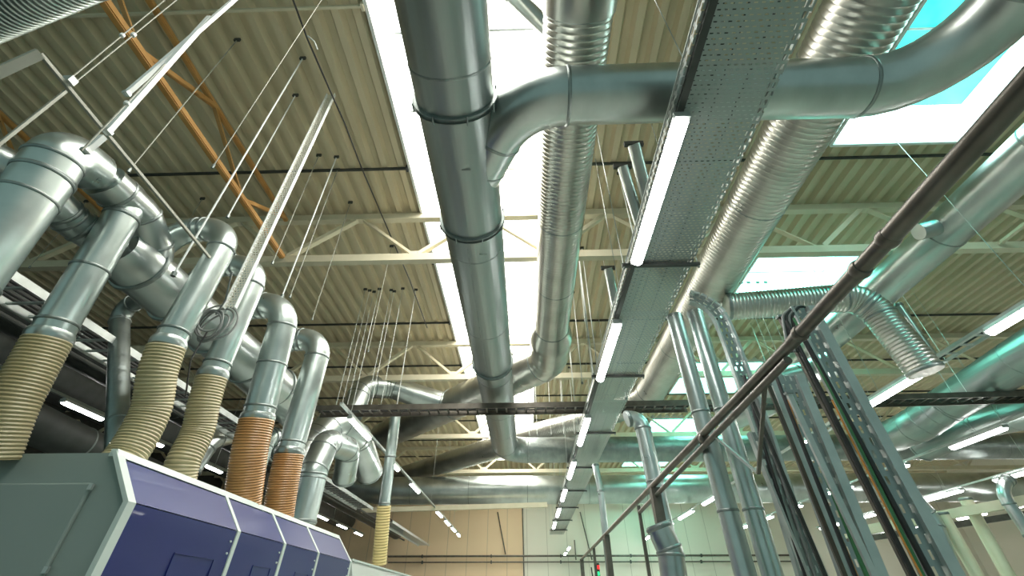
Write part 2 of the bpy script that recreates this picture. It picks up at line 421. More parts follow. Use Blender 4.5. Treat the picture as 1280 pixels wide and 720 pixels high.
# longitudinal X ducts far back
t4, _ = duct('cross_duct', 'long pale steel duct crossing the far end of the hall, the lowest one',
    [at(432, 607, Y=20.2), (at(432, 607, Y=20.2).x+1.8, 20.2, CH+4.15), (25, 20.2, CH+4.15)], .56, 'galv', .8, n=40, seams=(3, 5.5, 8, 10.6, 13, 16, 19, 22, 25))
t4b = thing('support_beam', 'pale steel beam under the lowest far cross duct', 'beam', at(450, 637, Y=19.8))
build('beam', MB().beam(at(452, 638, Y=19.6), at(684, 631, Y=19.6), .14, .18), M['truss'], t4b)
# right hand ducts
r1a, r1b = at(1300, 165, Z=CH+4.3), at(1048, 415, Z=CH+4.3)
xr = 6.0
ZR = CH+5.2
t5, _ = duct('straight_duct', 'straight shiny duct at right with a short stub and lower elbow',
    [(7.26, 1.6, ZR), (7.26, 11.0, ZR), (6.9, 12.1, ZR-.5), (6.2, 13.0, ZR-.6)], .33, 'galv', .5, n=40, seams=(2.2, 4.0, 6.0, 8.0, 9.2), )
build('stub', MB().sweep([at(1148, 290, Z=ZR-.1), at(1192, 279, Z=ZR)], .14, 24), M['galv'], t5)
t6, _ = duct('flexible_duct', 'ribbed flexible duct leaving the right spiral duct and turning down',
    [(x3+.1, 6.9, CH+4.6), (5.95, 6.5, CH+4.5), at(1095, 388, Y=6.5), at(1158, 466, Y=6.5)], .25, 'spiral', .45, 'rib', .06, .008, n=32)
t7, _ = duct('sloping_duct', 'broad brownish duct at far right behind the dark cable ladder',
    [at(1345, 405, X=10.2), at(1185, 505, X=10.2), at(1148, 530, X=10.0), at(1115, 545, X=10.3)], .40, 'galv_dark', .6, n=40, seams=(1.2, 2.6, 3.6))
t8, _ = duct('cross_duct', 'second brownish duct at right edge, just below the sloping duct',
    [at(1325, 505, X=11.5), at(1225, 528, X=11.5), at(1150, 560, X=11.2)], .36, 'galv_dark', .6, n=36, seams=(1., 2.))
t9, _ = duct('stub_duct', 'small round duct stub between the vertical trays and the right straight duct',
    [at(968, 478, Y=8.0), at(1000, 470, Y=8.0), at(1045, 452, Y=8.2)], .24, 'galv', .4, n=30)
t10, _ = duct('inclined_pipe', 'thin shiny pipe sloping down beside the flexible duct',
    [at(1122, 380, Y=7.6), at(1170, 450, Y=7.6)], .07, 'galv_light', n=20)
# small rectangular branches at centre top behind tray
for (a, b, rr, lab) in (((792, 180), (822, 300), .10, 'upper slim pipe hanging left of the wide tray'), ((778, 208), (806, 300), .09, 'lower slim pipe hanging left of the wide tray, nearer the spiral duct'), ((760, 335), (775, 405), .09, 'slim pipe left of the wide tray, farthest of the three')):
    t = thing('slim_pipe', lab, 'pipe', at(*a, Z=CH+5.0), 'slim pipes by the wide tray')
    p, q = at(*a, Z=CH+5.9), at(*b, Z=CH+5.0); build('pipe', MB().sweep([p, q], rr, 20), M['galv'], t)
    build('pipe_clamp', MB().box(p, (.3, .06, .08)), M['dark'], t)
duct('ceiling_pipe', 'pale sloping pipe across the skylight beside the smooth end of the spiral duct', [at(635, -12, Z=8.2), at(690, 42, Z=8.2)], .12, 'galv', n=20)
duct('corner_duct', 'pale ribbed duct clipped by the top left corner', [at(-60, 35, Z=6.4), at(110, -40, Z=6.4)], .24, 'galv_light', style='rib', pitch=.06, amp=.01, n=30)

# ------------------------------------------------------------------ left extraction pipes
XP = -3.4; TR = (-4.25, CH+3.05)
tr0, tr1 = at(150, 310, Z=TR[1]), at(372, 505, Z=TR[1])
tt, trp = duct('trunk_duct', 'fat steel trunk duct behind the row of gooseneck pipes',
    [at(-50, 185, Z=TR[1]), at(25, 212, Z=TR[1]), at(88, 275, Z=TR[1]), at(150, 316, Z=TR[1]), (TR[0], 3.75, TR[1])], .16, 'galv', .6, n=32, seams=(.9, 1.8))
tp, _ = fillet([(TR[0], 2.9, TR[1]), (TR[0], 7.6, TR[1]-.02)], .5)
build('trunk_body', MB().sweep([(TR[0], 3.25, TR[1]), (TR[0], 3.45, TR[1]), (TR[0], 5.1, TR[1]), (TR[0], 6.0, TR[1]), (TR[0], 7.7, TR[1]-.05), (TR[0], 7.85, TR[1]-.05)], [.22, .28, .30, .33, .35, .27], 36), M['galv'], tt)
for y in (3.6, 4.2, 5.0, 5.9, 6.8, 7.6): collar(tt, Vector((TR[0], y, TR[1])), Vector((0, 1, 0)), .285+.016*(y-3), .05, .015)
mk_, _m = fillet([at(104, 200, X=-4.12), at(130, 226, X=-4.12), at(176, 268, X=-4.12), at(192, 312, X=-4.15), (TR[0], 3.75, TR[1])], .35)
bd = MB(); bd.sweep(mk_, [.14 if i < 3 else .19 for i in range(len(mk_))], 30); build('branch_body', bd, M['galv'], tt)
for s in (.42, .75, 1.1):
    p, d = along(mk_, s); collar(tt, p, d, .19, .035, .012)

def neck(label, riser, ztop, r, hose_pts, hosemat, hr, trunk=None, xr_=XP, down=True, seam=()):
    t = thing('gooseneck_pipe', label, 'pipe', hose_pts[-1], 'gooseneck extraction pipes on the big machine')
    a, b = riser   # a: junction, b: top of riser
    pts = [a, b]
    if down:
        top = Vector((b.x, b.y, ztop))
        pts = [a, top, Vector((TR[0]+.12, b.y+.02, ztop)), Vector((TR[0]+.02, b.y+.06, TR[1]+.1))]
    elif trunk: pts = [a, b]+trunk
    path, marks = fillet(pts, .36 if down else r*1.3)
    build('steel_pipe', MB().sweep(path, r, 36), M['galv_light'], t)
    for p, d in marks[:3]: collar(t, p, d, r, .035, .012)
    L = length(path)
    for s in seam: p, d = along(path, s); collar(t, p, d, r, .03, .010)
    p, d = along(path, .05); collar(t, p, d, r, .10, .02, 'galv', 'hose_clamp')
    p, d = along(path, .18); collar(t, p, d, r, .03, .012)
    hp = []
    hpts = [a+(a-b).normalized()*-.02]+hose_pts
    # smooth the hose with a Catmull-Rom
    q = [hpts[0]]+hpts+[hpts[-1]]
    for i in range(1, len(q)-2):
        for k in range(8):
            u = k/8; p0, p1, p2, p3 = q[i-1], q[i], q[i+1], q[i+2]
            hp.append(.5*((2*p1)+(p2-p0)*u+(2*p0-5*p1+4*p2-p3)*u*u+(3*p1-p0-3*p2+p3)*u**3))
    hp.append(hpts[-1])
    h = MB(); ridged(h, hp, hr-.007, .030, .010, 32, 'hose'); build('flexible_hose', h, M[hosemat], t)
    return t
neck('gooseneck pipe at far left, widest and nearest of the row', (at(-70, 380, X=-4.1), at(54, 222, X=-4.1)), 0, .205,
     [at(-100, 430, X=-4.1), at(-130, 500, X=-4.1)], 'hose', .22, [at(78, 186, X=-4.1), at(116, 214, X=-4.15)], down=False, seam=(1.0,))
neck('second gooseneck pipe from the left edge with a tan ribbed hose', (at(58, 428, X=-4.1), at(152, 272, X=-4.1)), 0, .148,
     [at(38, 465, X=-4.1), at(14, 510, X=-4.1), at(-12, 575, X=-4.1)], 'hose', .165, [at(167, 250, X=-4.1), at(152, 236, X=-4.25)], down=False, seam=(.75,))
neck('third gooseneck pipe from the left edge, its tan hose kinking at the machine corner', (at(207, 436, X=XP), at(284, 300, X=XP)), CH+3.62, .135,
     [at(197, 468, X=XP), at(188, 515, X=XP), at(160, 566, X=XP), at(130, 600, X=XP)], 'hose', .155)
neck('slimmer fourth gooseneck pipe with a tan hose, just right of the cable coil', (at(264, 474, X=XP), at(318, 350, X=XP)), CH+3.62, .135,
     [at(255, 505, X=XP), at(247, 540, X=XP), at(228, 580, X=XP), at(220, 620, X=XP)], 'hose', .15)
neck('gooseneck pipe with a wide amber hose, left one of the amber pair', (at(321, 527, X=XP), at(353, 400, X=XP)), CH+3.55, .185,
     [at(313, 560, X=XP), at(307, 600, X=XP), at(300, 650, X=XP)], 'hose_orange', .205, seam=(.75,))
neck('gooseneck pipe with an amber hose, right one of the amber pair', (at(361, 570, X=XP), at(398, 440, X=XP)), CH+3.68, .185,
     [at(356, 595, X=XP), at(350, 630, X=XP), at(344, 670, X=XP)], 'hose_orange', .20)
# second manifold beyond
duct('curved_duct', 'outer elbow duct of the far manifold, rising and curving right', [at(352, 640, X=-4.9), at(388, 556, X=-4.9), at(418, 528, X=-4.7), at(448, 548, X=-4.5), at(462, 592, X=-4.5)], .36, 'galv', .45, n=32, seams=(1., 1.8))
duct('curved_duct', 'inner elbow duct of the far manifold, standing next to the amber hoses', [at(376, 655, X=-4.3), at(392, 590, X=-4.3), at(408, 552, X=-4.3), at(436, 562, X=-4.3), at(430, 600, X=-4.5)], .27, 'galv_light', .3, n=32, seams=(.8, 1.6))
duct('curved_duct', 'elbow duct rising behind the ladder and meeting the angled duct', [at(437, 520, Y=12.0), at(455, 482, Y=12.2), at(490, 484, Y=12.6), at(552, 504, Z=Z2)], .34, 'galv', .5, n=32, seams=(.9, 1.6))
duct('bent_pipe', 'dark double pipe rising left of the third gooseneck and curving into the trunk', [at(146, 580, Y=5.2), at(150, 385, Y=5.2), at(185, 372, Y=5.0), at(225, 395, Y=5.0)], .12, 'galv_dark', .3, n=28, seams=(.6,))
duct('dark_duct', 'dark horizontal duct low behind the machine at far left', [at(10, 515, X=-7), at(110, 560, X=-7), at(200, 600, X=-7)], .26, 'dark', n=28, seams=(1.2,))
duct('curved_duct', 'pale arched duct glimpsed between the tan and amber hoses', [at(235, 590, X=-6.9), at(262, 550, X=-6.9), at(300, 540, X=-6.9), at(350, 575, X=-6.9)], .22, 'galv', .5, n=28)
duct('curved_duct', 'crumpled shiny elbow between the two amber hoses', [at(318, 590, X=-4.6), at(332, 548, X=-4.6), at(346, 545, X=-4.6), at(352, 570, X=-4.6)], .16, 'galv_light', .2, n=28)
# far single pipe with yellow hose
t = thing('drop_pipe', 'slim vertical steel pipe with a yellow ribbed hose on the far machine', 'pipe', at(474, 705, X=-3.5))
a, b = at(480, 632, X=-3.5), at(495, 516, X=-3.5)
build('steel_pipe', MB().sweep([a, b], .135, 28), M['galv_light'], t)
build('pipe_cap', MB().sweep([b, b+Vector((0, 0, .08)), b+Vector((0, 0, .12))], [.15, .14, .06], 28), M['galv'], t)
for k in (.02, .5): collar(t, a.lerp(b, k), (b-a).normalized(), .135, .05, .015)
h = MB(); ridged(h, [a, at(474, 705, X=-3.5)], .155, .06, .016, 28, 'hose'); build('flexible_hose', h, M['hose_yellow'], t)

# cable coil on the white channel
t = thing('cable_coil', 'tangled coil of grey cable hanging between the third and fourth gooseneck pipes', 'cable', at(265, 405, X=-3.3))
cc = at(265, 403, X=-3.3)
for k in range(7):
    pts = []; r = .13+.016*k; off = Vector((random.uniform(-.03, .03), random.uniform(-.03, .03), random.uniform(-.04, .04)))
    for j in range(33):
        an = 2*math.pi*j/32; pts.append(cc+off+Vector((r*math.cos(an)*.8, .25*r*math.cos(an+k)+.01*k, r*math.sin(an))))
    build('cable_loop', MB().sweep(pts, .010, 8, False), M['cable_grey'], t)
tail, _ = fillet([cc+Vector((0, 0, .1)), at(282, 375, X=-3.2), at(290, 340, X=-3.1)], .1)
build('cable_tail', MB().sweep(tail, .009, 8), M['cable_grey'], t)
tail, _ = fillet([cc-Vector((0, 0, .1)), at(238, 450, X=-3.3), at(232, 495, X=-3.3)], .2)
build('cable_tail', MB().sweep(tail, .008, 8), M['black'], t)

# white perforated vertical channel
def ladder_uv(o, w):
    me = o.data; uv = me.uv_layers.new(name='UVMap'); v = 0
    for p in me.polygons:
        L = (me.vertices[p.vertices[2]].co-me.vertices[p.vertices[1]].co).length
        for li, c in zip(p.loop_indices, ((0, v), (w, v), (w, v+L), (0, v+L))): uv.data[li].uv = c
        v += L
def vchannel(label, p, q, w, d, mat, name='cable_channel', group=None):
    t = thing(name, label, 'channel', p, group); p, q = Vector(p), Vector(q); h = Vector((w/2, 0, 0))
    dd = (q-p).normalized(); e = Vector((0, d, 0))
    s = MB(); s.quad(p-h, p+h, q+h, q-h); ladder_uv(build('perforated_web', s, M[mat], t, smooth=False), w)
    for sgn, nm in ((-1, 0), (1, 0)):
        build('flange', MB().beam(p+h*sgn, q+h*sgn, .008, d, Vector((0, 1, 0))), M['white'] if 'chan' in mat else M['strut'], t, smooth=False)
    return t
vchannel('white perforated channel rising steeply from the cable coil to the roof', at(287, 385, Y=3.8), at(414, 118, Y=3.8), .13, .05, 'perf_chan')
# white drop bars upper left
for (a, b, w, lab) in (((157, 118), (297, -4), .035, 'white vertical bar at upper left, left one of the bright pair'), ((133, 166), (262, 22), .04, 'white vertical bar at upper left, right one of the bright pair'), ((106, 190), (129, 171), .04, 'short white bar piece hanging under the bright pair')):
    t = thing('hanging_bar', lab, 'bar', at(*a, Y=1.86), 'white hanging bars')
    build('bar', MB().beam(at(*a, Y=1.86), at(*b, Y=1.86), w, w), M['white'], t)
    build('end_clip', MB().beam(at(*a, Y=1.86), at(*a, Y=1.86)+Vector((0, 0, .03)), w*1.3, w*1.3), M['strut'], t)
t = thing('support_frame', 'grey square-tube support frame at upper left with a downward sloping arm', 'frame', at(50, 67, X=-3.2))
q0, q1 = at(50, 67, X=-3.2), at(262, 322, X=-3.2)
build('long_tube', MB().beam(q0, q1, .024, .024), M['tube_grey'], t)
build('side_arm', MB().beam(q0, at(-20, 99, Y=q0.y), .06, .03), M['tube_grey'], t)
build('bracket', MB().box(at(86, 101, X=-3.2), (.07, .05, .06)), M['strut'], t)
build('cross_arm', MB().beam(at(82, 114, X=-3.2), at(-6, 184, Y=1.5), .018, .018), M['tube_grey'], t)
for (a, b, lab) in (((88, 98), (206, 0), 'thin rod above the upper left frame bracket, left of its twin'), ((90, 106), (228, -6), 'thin rod above the upper left frame bracket, right of its twin'), ((102, 188), (206, 80), 'thin rod hanging beside the bright white bars')):
    t = thing('suspension_rod', lab, 'rod', at(*a, Y=1.75), 'upper left rods')
    build('rod', MB().sweep([at(*a, Y=1.75), at(*b, Y=1.75)], .006, 10), M['tube_grey'], t)
    build('joint', MB().sweep([at(*a, Y=1.75).lerp(at(*b, Y=1.75), .48), at(*a, Y=1.75).lerp(at(*b, Y=1.75), .50)], .02, 10), M['white'], t)
# rods up to the ceiling
rodspec = [((160, 215), 2.9, .007, 'faint rod between the support frame and the second gooseneck pipe'),
 ((284, 272), 3.8, .009, 'bright rod rising from the bend of the third gooseneck pipe'),
 ((340, 330), 5.0, .008, 'thin rod left of a twin rod above the fourth gooseneck pipe'),
 ((352, 372), 5.05, .011, 'bright rod rising above the amber-hose gooseneck pipes'),
 ((362, 372), 5.35, .008, 'thin rod just right of the bright rod above the amber-hose pipes'),
 ((390, 400), 6.2, .007, 'thin rod rising by the rightmost gooseneck pipe'),
 ((216, 345), 3.2, .010, 'rod passing behind the third gooseneck pipe'),
 ((36, 335), 6.0, .006, 'faint rod over the left cable ladder, by the left edge'),
 ((175, 372), 6.0, .006, 'faint rod over the left cable ladder, by the dark double pipe'),
 ((265, 210), 2.2, .004, 'hair-thin wire in front of the ochre bracing'),
 ((460, 440), 7.6, .007, 'thin rod between the rightmost gooseneck pipe and the skylight')]
for (a, y, r, lab) in rodspec:
    p = at(*a, Y=y); wire(p, Vector((p.x, p.y, CEIL)), r, label=lab, group='left suspension rods', mat='white' if r >= .009 else 'tube_grey')

# ------------------------------------------------------------------ wide perforated tray
TX0, TX1, TZ = 1.33, 2.13, CH+3.47
t = thing('cable_tray', 'wide perforated steel cable tray running away overhead', 'tray', (TX0, -.5, TZ))
TE = 28.5
TXE = TX1-.075
build('edge_strip', MB().quad((TXE, -.5, TZ), (TX1, -.5, TZ), (TX1, TE, TZ), (TXE, TE, TZ)), M['perf_edge'], t, smooth=False)
s = MB().quad((TX0, -.5, TZ), (TXE, -.5, TZ), (TXE, TE, TZ), (TX0, TE, TZ)); build('tray_bottom', s, M['perf'], t, smooth=False)
for x in (TX0, TX1):
    build('side_flange', MB().quad((x, -.5, TZ), (x, TE, TZ), (x, TE, TZ+.10), (x, -.5, TZ+.10)), M['perf_side'], t, smooth=False)
    build('flange_lip', MB().beam((x, -.5, TZ+.10), (x, TE, TZ+.10), .02, .012), M['strut'], t, smooth=False)
for y in (5.05, 8.4, 14.9, 18.2, 21.4, 24.6): build('joint_plate', MB().box(((TX0+TX1)/2, y+.3, TZ+.012), (.78, .12, .006)), M['strut'], t)
for i, y in enumerate((1.06, 4.2, 7.4, 10.6, 13.8, 17, 20.2, 23.4, 26.6)):
    t = thing('trapeze_hanger', 'dark trapeze bar under the wide perforated tray, %s from the camera' % ORD[i], 'hanger', (TX0, y, TZ-.03), 'trapeze bars of the wide tray')
    build('cross_bar', MB().box(((TX0+TX1)/2, y, TZ-.025), (TX1-TX0+.16, .045, .04)), M['dark'], t)
    for x in (TX0-.06, TX1+.06):
        build('hanger_rod', MB().sweep([(x, y, TZ-.07), (x, y, CEIL if not (MIDSKY[0] < x < MIDSKY[1]) else CEIL)], .006, 8), M['strut'], t)
        build('nut', MB().sweep([(x, y, TZ-.075), (x, y, TZ-.045)], .015, 6), M['seam'], t)
for i, (x, r, mt) in enumerate(((1.40, .016, 'black'), (1.44, .012, 'black'), (1.48, .018, 'black'), (1.53, .012, 'cable_grey'), (1.58, .016, 'black'), (1.66, .011, 'black'), (1.86, .012, 'black'))):
    pts = [(x+.015*math.sin(y*1.3+i), y, TZ+.012+r) for y in [k*.7-.4 for k in range(41)]]
    o = build('power_cable', MB().sweep(pts, r, 8), M[mt], None, pts[0]); tag(o, 'cable lying in the wide perforated tray, %s from its left flange' % ORD[i], 'cable', 'cables in the wide tray')
# cut corner curved perforated piece leaving the tray
# ------------------------------------------------------------------ fluorescent lights
def lamp(x, ya, yb, z, label, group, w=.12):
    t = thing('fluorescent_light', label, 'lamp', (x, ya, z), group)
    build('housing', MB().prism([(x-w/2, z), (x+w/2, z), (x+w/3, z+.06), (x-w/3, z+.06)], ya, yb), M['white'], t, smooth=False)
    m = MB(); n = 14; L = yb-ya
    m.sweep([(x, ya+.01, z-.004), (x, ya+.03, z-.004), (x, yb-.03, z-.004), (x, yb-.01, z-.004)], [w*.36, w*.44, w*.44, w*.36], 14)
    build('lit_tube', m, M['tube'], t)
    for y in (ya, yb): build('end_cap', MB().box((x, y, z+.01), (w*.9, .03, .07)), M['strut'], t)
def railrow(x, ya, yb, z, label, mat='strut'):
    t = thing('light_rail', label, 'rail', (x, ya, z+.06), 'overhead light rails')
    build('rail', MB().beam((x, ya, z+.09), (x, yb, z+.09), .06, .05), M[mat], t)
    y = ya+.6
    while y < yb:
        if not (14 < y < 17 or 19.4 < y < 21): build('rail_hanger', MB().sweep([(x, y, z+.1), (x, y, CEIL)], .005, 6), M['strut'], t)
        y += 3.2
for i, (a, b) in enumerate(((2.12, 4.05), (5.42, 7.36), (9.3, 11.2), (12.8, 14.7), (16.3, 18.2), (19.8, 21.7), (23.3, 25.2))):
    lamp(TX0+.055, a, b, TZ-.10, '%s lit tube light under the left edge of the wide tray' % ORD[i], 'tube lights along the wide tray', .15)
railrow(TX0+.055, 1.2, 27, TZ-.10, 'light rail under the left edge of the wide perforated tray', 'dark')
def row(x, z, pix, desc, L=None, rail=True, w=.12, label=None, yend=None):
    ys = []
    for i, q in enumerate(pix):
        if isinstance(q, tuple) and len(q) == 4:
            a, b = at(q[0], q[1], X=x).y, at(q[2], q[3], X=x).y
        else: a, b = q
        a, b = min(a, b), max(a, b)
        if b > 29: a, b = a-(b-29), 29
        ys += [a, b]
        lamp(x, a, b, z, '%s tube light of the %s' % (ORD[i], desc), 'tube lights of the '+desc, w)
    if rail: railrow(x, min(ys)-.6, max(ys)+.3, z, 'rail carrying the '+desc)
zl = CH+3.3
row(-3.75, zl, [(9.0, 10.4), (12.0, 13.3), (15., 16.3), (20.0, 21.3), (22.3, 23.6), (24.4, 25.7), (26.5, 27.5)], 'row under the roof left of the big duct')
row(-9.1, zl, [(6.6, 7.3), (7.9, 8.9), (9.9, 10.8), (12.2, 13.4), (18.0, 19.3), (20.6, 21.9), (23.2, 24.5), (25.8, 27)], 'dim row behind the hoses at left')
row(6.9, zl, [(1232, 410, 1296, 375), (1085, 504, 1150, 467), (996, 557, 1022, 543), (879, 629, 896, 618), (849, 646, 866, 637), (832, 657, 840, 652), (794, 676, 804, 670)], 'light row nearest the post cluster at right', w=.16)
row(10.8, zl, [(1189, 559, 1257, 534), (1121, 585, 1134, 579), (1031, 622, 1065, 608), (16.5, 17.8), (19, 20.3), (21.5, 22.8), (24, 25.3)], 'second light row out from the post cluster', w=.16)
row(14.9, zl, [(1243, 600, 1290, 585), (1156, 624, 1201, 610), (1040, 658, 1070, 648), (17, 18.6), (21, 22.3), (24, 25.3)], 'third light row out from the post cluster', w=.18)
row(19.5, zl, [(9, 10.5), (12, 13.5), (15, 16.5), (18, 19.5), (21, 22.5), (24, 25.5), (27, 28.5)], 'outermost light row at far right', w=.18)
row(2.05, zl-.9, [(24.0, 25.2), (26.4, 27.6)], 'short low row at the far wall', rail=False)

# ------------------------------------------------------------------ ladders
def ladder(label, p, q, w, step, short, depth=.09, mat='strut', group='cable ladders', cables=0, cmat='black'):
    p, q = Vector(p), Vector(q); d = (q-p).normalized(); x = d.cross(Vector((0, 0, 1))).normalized(); L = (q-p).length
    t = thing('cable_ladder', label, 'cable ladder', p, group)
    for s in (-1, 1): build('side_rail', MB().beam(p+x*s*w/2, q+x*s*w/2, .02, depth), M[mat], t, smooth=False)
    n = min(95, int(L/step)); me = None
    for i in range(n):
        c = d*(step*(i+.5)*(L/(n*step)))
        if me is None:
            o = build('rung', MB().beam(p-x*w/2, p+x*w/2, .04, .02), M[mat], t, smooth=False); o.location = c; me = o
        else:
            o = me.copy(); C.objects.link(o); o.parent = t; o.location = c
    for k in range(cables):
        off = x*(-w/2+.06+(w-.12)*(k+.5)/cables); pts = [p+off+d*(L*j/24)+Vector((0, 0, .03+.006*math.sin(j*1.7+k)))+x*.012*math.sin(j*.9+k*2) for j in range(25)]
        o = build('power_cable', MB().sweep(pts, .017, 8), M[cmat], None, pts[0]); tag(o, 'black cable on the %s, %s from its nearer rail' % (short, ORD[k]), 'cable', 'cables on the ladders')
    return t
zL = CH+3.62
pl = at(392, 511, Z=zL)
ladder('dark cable ladder crossing the hall in front of the ducts, left of the wide tray', (pl.x, 9.45, zL), (3.7, 9.45, zL+.03), .42, .22, 'cross ladder left of the wide tray', .12, 'rail', cables=4)
ladder('dark cable ladder crossing the hall, right of the wide tray', (3.9, 9.45, zL+.03), (13.5, 9.0, zL+.03), .42, .22, 'cross ladder right of the wide tray', .12, 'rail', cables=4)
ladder('pale-railed cable ladder high at left behind the gooseneck pipes', (-6.0, 2.2, CH+3.0), (-6.0, 17.6, CH+3.0), .62, .3, 'pale ladder behind the gooseneck pipes', .10, cables=5)
ladder('pale-railed cable ladder far back beside the yellow hose', (-6.0, 20.5, CH+3.0), (-6.0, 29, CH+3.0), .62, .3, '', .10)
ladder('slender cable ladder under the second tube light at right', (7.15, 2.6, zl+.15), (7.15, 12, zl+.15), .3, .3, 'slender ladder at right', .05, cables=2)
xs_ = [420, 427, 434, 441, 459, 464, 476, 496]
for i, px in enumerate(xs_):
    p = at(px, 507, Y=9.3+.06*(i % 3)); p.z = zL
    wire(p, Vector((p.x, p.y, CEIL)), .006, label='thin rod above the dark ladder left of the big duct, %s from left' % ORD[i], group='rods of the left cross ladder', mat='white' if i % 2 else 'strut')
for i, px in enumerate((662, 672, 690, 706, 720)):
    p = at(px, 560, Y=14.2); p.z = Z1+.3
    wire(p, Vector((p.x, p.y, CEIL)), .008, label='rod above the far duct left of the wide tray, %s from the left' % ORD[i], group='rods of the far cross duct', mat='white')
for i, px in enumerate((985, 996, 1010, 1022, 1196, 1215)):
    p = at(px, 500, Y=9.3); p.z = zL
    wire(p, Vector((p.x, p.y, CEIL)), .006, label='thin rod above the dark ladder right of the wide tray, %s from left' % ORD[i], group='rods of the right cross ladder', mat='white' if i % 2 else 'strut')
for i, (a, y) in enumerate((((742, 470), 7.5), ((748, 470), 7.8), ((783, 500), 8.2), ((728, 480), 9.6), ((800, 330), 5.6))):
    p = at(*a, Y=y); wire(p, Vector((p.x, p.y, CEIL)), .010, label='pale rod between spiral duct and wide tray, %s of five' % ORD[i], group='rods beside the wide tray', mat='white')
# sagging cable on the deck left of the skylight
pts = [at(362, -12, Z=8.3), at(384, 48, Z=8.3), at(412, 112, Z=8.2), at(430, 152, Z=8.3), at(452, 210, Z=8.35), at(482, 280, Z=8.35), at(512, 350, Z=8.3), at(534, 410, Z=8.3)]
o = build('hanging_cable', MB().sweep(pts, .014, 8), M['black'], None, pts[0]); tag(o, 'black cable running along the deck just left of the skylight', 'cable')
pts = [at(385, 45, Z=8.2), at(393, 52, Z=8.1), at(397, 62, Z=8.05)]
o = build('cable_tie', MB().sweep(pts, .01, 8), M['white'], None, pts[0]); tag(o, 'loose white tie end on the black roof cable', 'tie')

# ------------------------------------------------------------------ machine
MY0 = 3.4
A = at(150, 560, Y=MY0); B = at(163, 627, Y=MY0); Cc = at(110, 721, Y=MY0)
A.z = 2.6
xa, xb_, zb = A.x, B.x, B.z
MY1 = 8.35
xc = xb_-.05
t = thing('processing_machine', 'large grey machine with violet side panels at lower left', 'machine', (xa-1.4, MY0, 0))
body = MB().prism([(-7.5, 0), (xc-.03, 0), (xb_-.03, zb), (xa-.03, 2.59), (-7.5, 2.59)], MY0+.01, MY1); build('body', body, M['mgrey'], t, smooth=False)
# pale trim: top rail, front edge, dividers, end
tm = MB()
divs = [MY0, at(281, 618, X=xa).y, at(339, 640, X=xa).y, at(382, 656, X=xa).y, MY1]
def strip(y0, y1):
    return MB().prism([(xa-.04, 2.60), (xa, 2.60), (xb_, zb), (xc, 0), (xc-.04, 0), (xb_-.04, zb)], y0, y1)
build('top_rail', MB().prism([(xa-.05, 2.56), (xa+.028, 2.56), (xa, 2.615), (xa-.05, 2.615)], MY0-.012, MY1+.01), M['mtrim'], t, smooth=False)
wd = .055
for i, y in enumerate(divs):
    y0 = MY0-.02 if i == 0 else y-wd/2; y1 = y0+(.08 if i == 0 else wd)
    build('pillar_trim', strip(y0, y1), M['mtrim'], t, smooth=False)
for i in range(4):
    y0 = divs[i]+(.06 if i == 0 else wd/2)+.008; y1 = divs[i+1]-wd/2-.008
    u = MB(); k = .055/(2.6-zb)
    xt = xa+(xb_-xa)*k
    u.prism([(xt-.03, 2.545), (xt-.008, 2.545), (xb_-.008, zb+.004), (xb_-.03, zb+.004)], y0, y1)
    pn = build('upper_panel', u, M['mblue'], t, smooth=False)
    l = MB(); l.prism([(xb_-.03, zb-.004), (xb_-.008, zb-.004), (xc-.008, .1), (xc-.03, .1)], y0, y1); lp = build('lower_panel', l, M['mblue'], t, smooth=False)
    hz = zb-.26; xx = xb_-.008-.05*(.26/zb)
    hb = MB(); ya, yb2 = y0+.45*(y1-y0), y0+.85*(y1-y0)
    for (p, q) in (((ya, hz), (yb2, hz)), ((ya, hz), (ya, hz-.5)), ((yb2, hz), (yb2, hz-.5)), ((ya, hz-.5), (yb2, hz-.5))):
        hb.beam((xx+.002, p[0], p[1]), (xx+.002, q[0], q[1]), .008, .008)
    build('hatch', hb, M['mblue'], lp, smooth=False)
    for dz in (.1, .2): build('bolt', MB().sweep([(xb_-.02, y1-.05, zb-dz), (xb_+.0, y1-.05, zb-dz)], .010, 10), M['mtrim'], lp)
# front cover: raised grey panel
c1 = at(118, 604, Y=MY0); pf = MB()
pf.box(((c1.x-7.3)/2, MY0-.005, c1.z/2), (c1.x+7.3, .035, c1.z)); fc = build('front_cover', pf, M['mgrey'], t, smooth=False, bevel=.012)
for zz in (c1.z-.03, c1.z-.55): build('hinge', MB().box((c1.x+.006, MY0-.02, zz), (.03, .02, .04)), M['strut'], fc)
# far cabinet
t = thing('machine_cabinet', 'pale cabinet with a sloped top edge beyond the violet panels', 'machine', (-3.6, 8.7, 0))
f0 = at(433, 699, X=-3.0)
x0 = -2.95; zt = at(440, 700, Y=8.8).z
build('body', MB().prism([(-6, 0), (x0, 0), (x0, zt-.35), (x0-.1, zt), (-6, zt)], 8.75, 15), M['mwhite'], t, smooth=False)
build('trim_edge', MB().beam((x0-.1, 8.74, zt), (x0-.1, 15, zt), .05, .03), M['mtrim'], t, smooth=False)

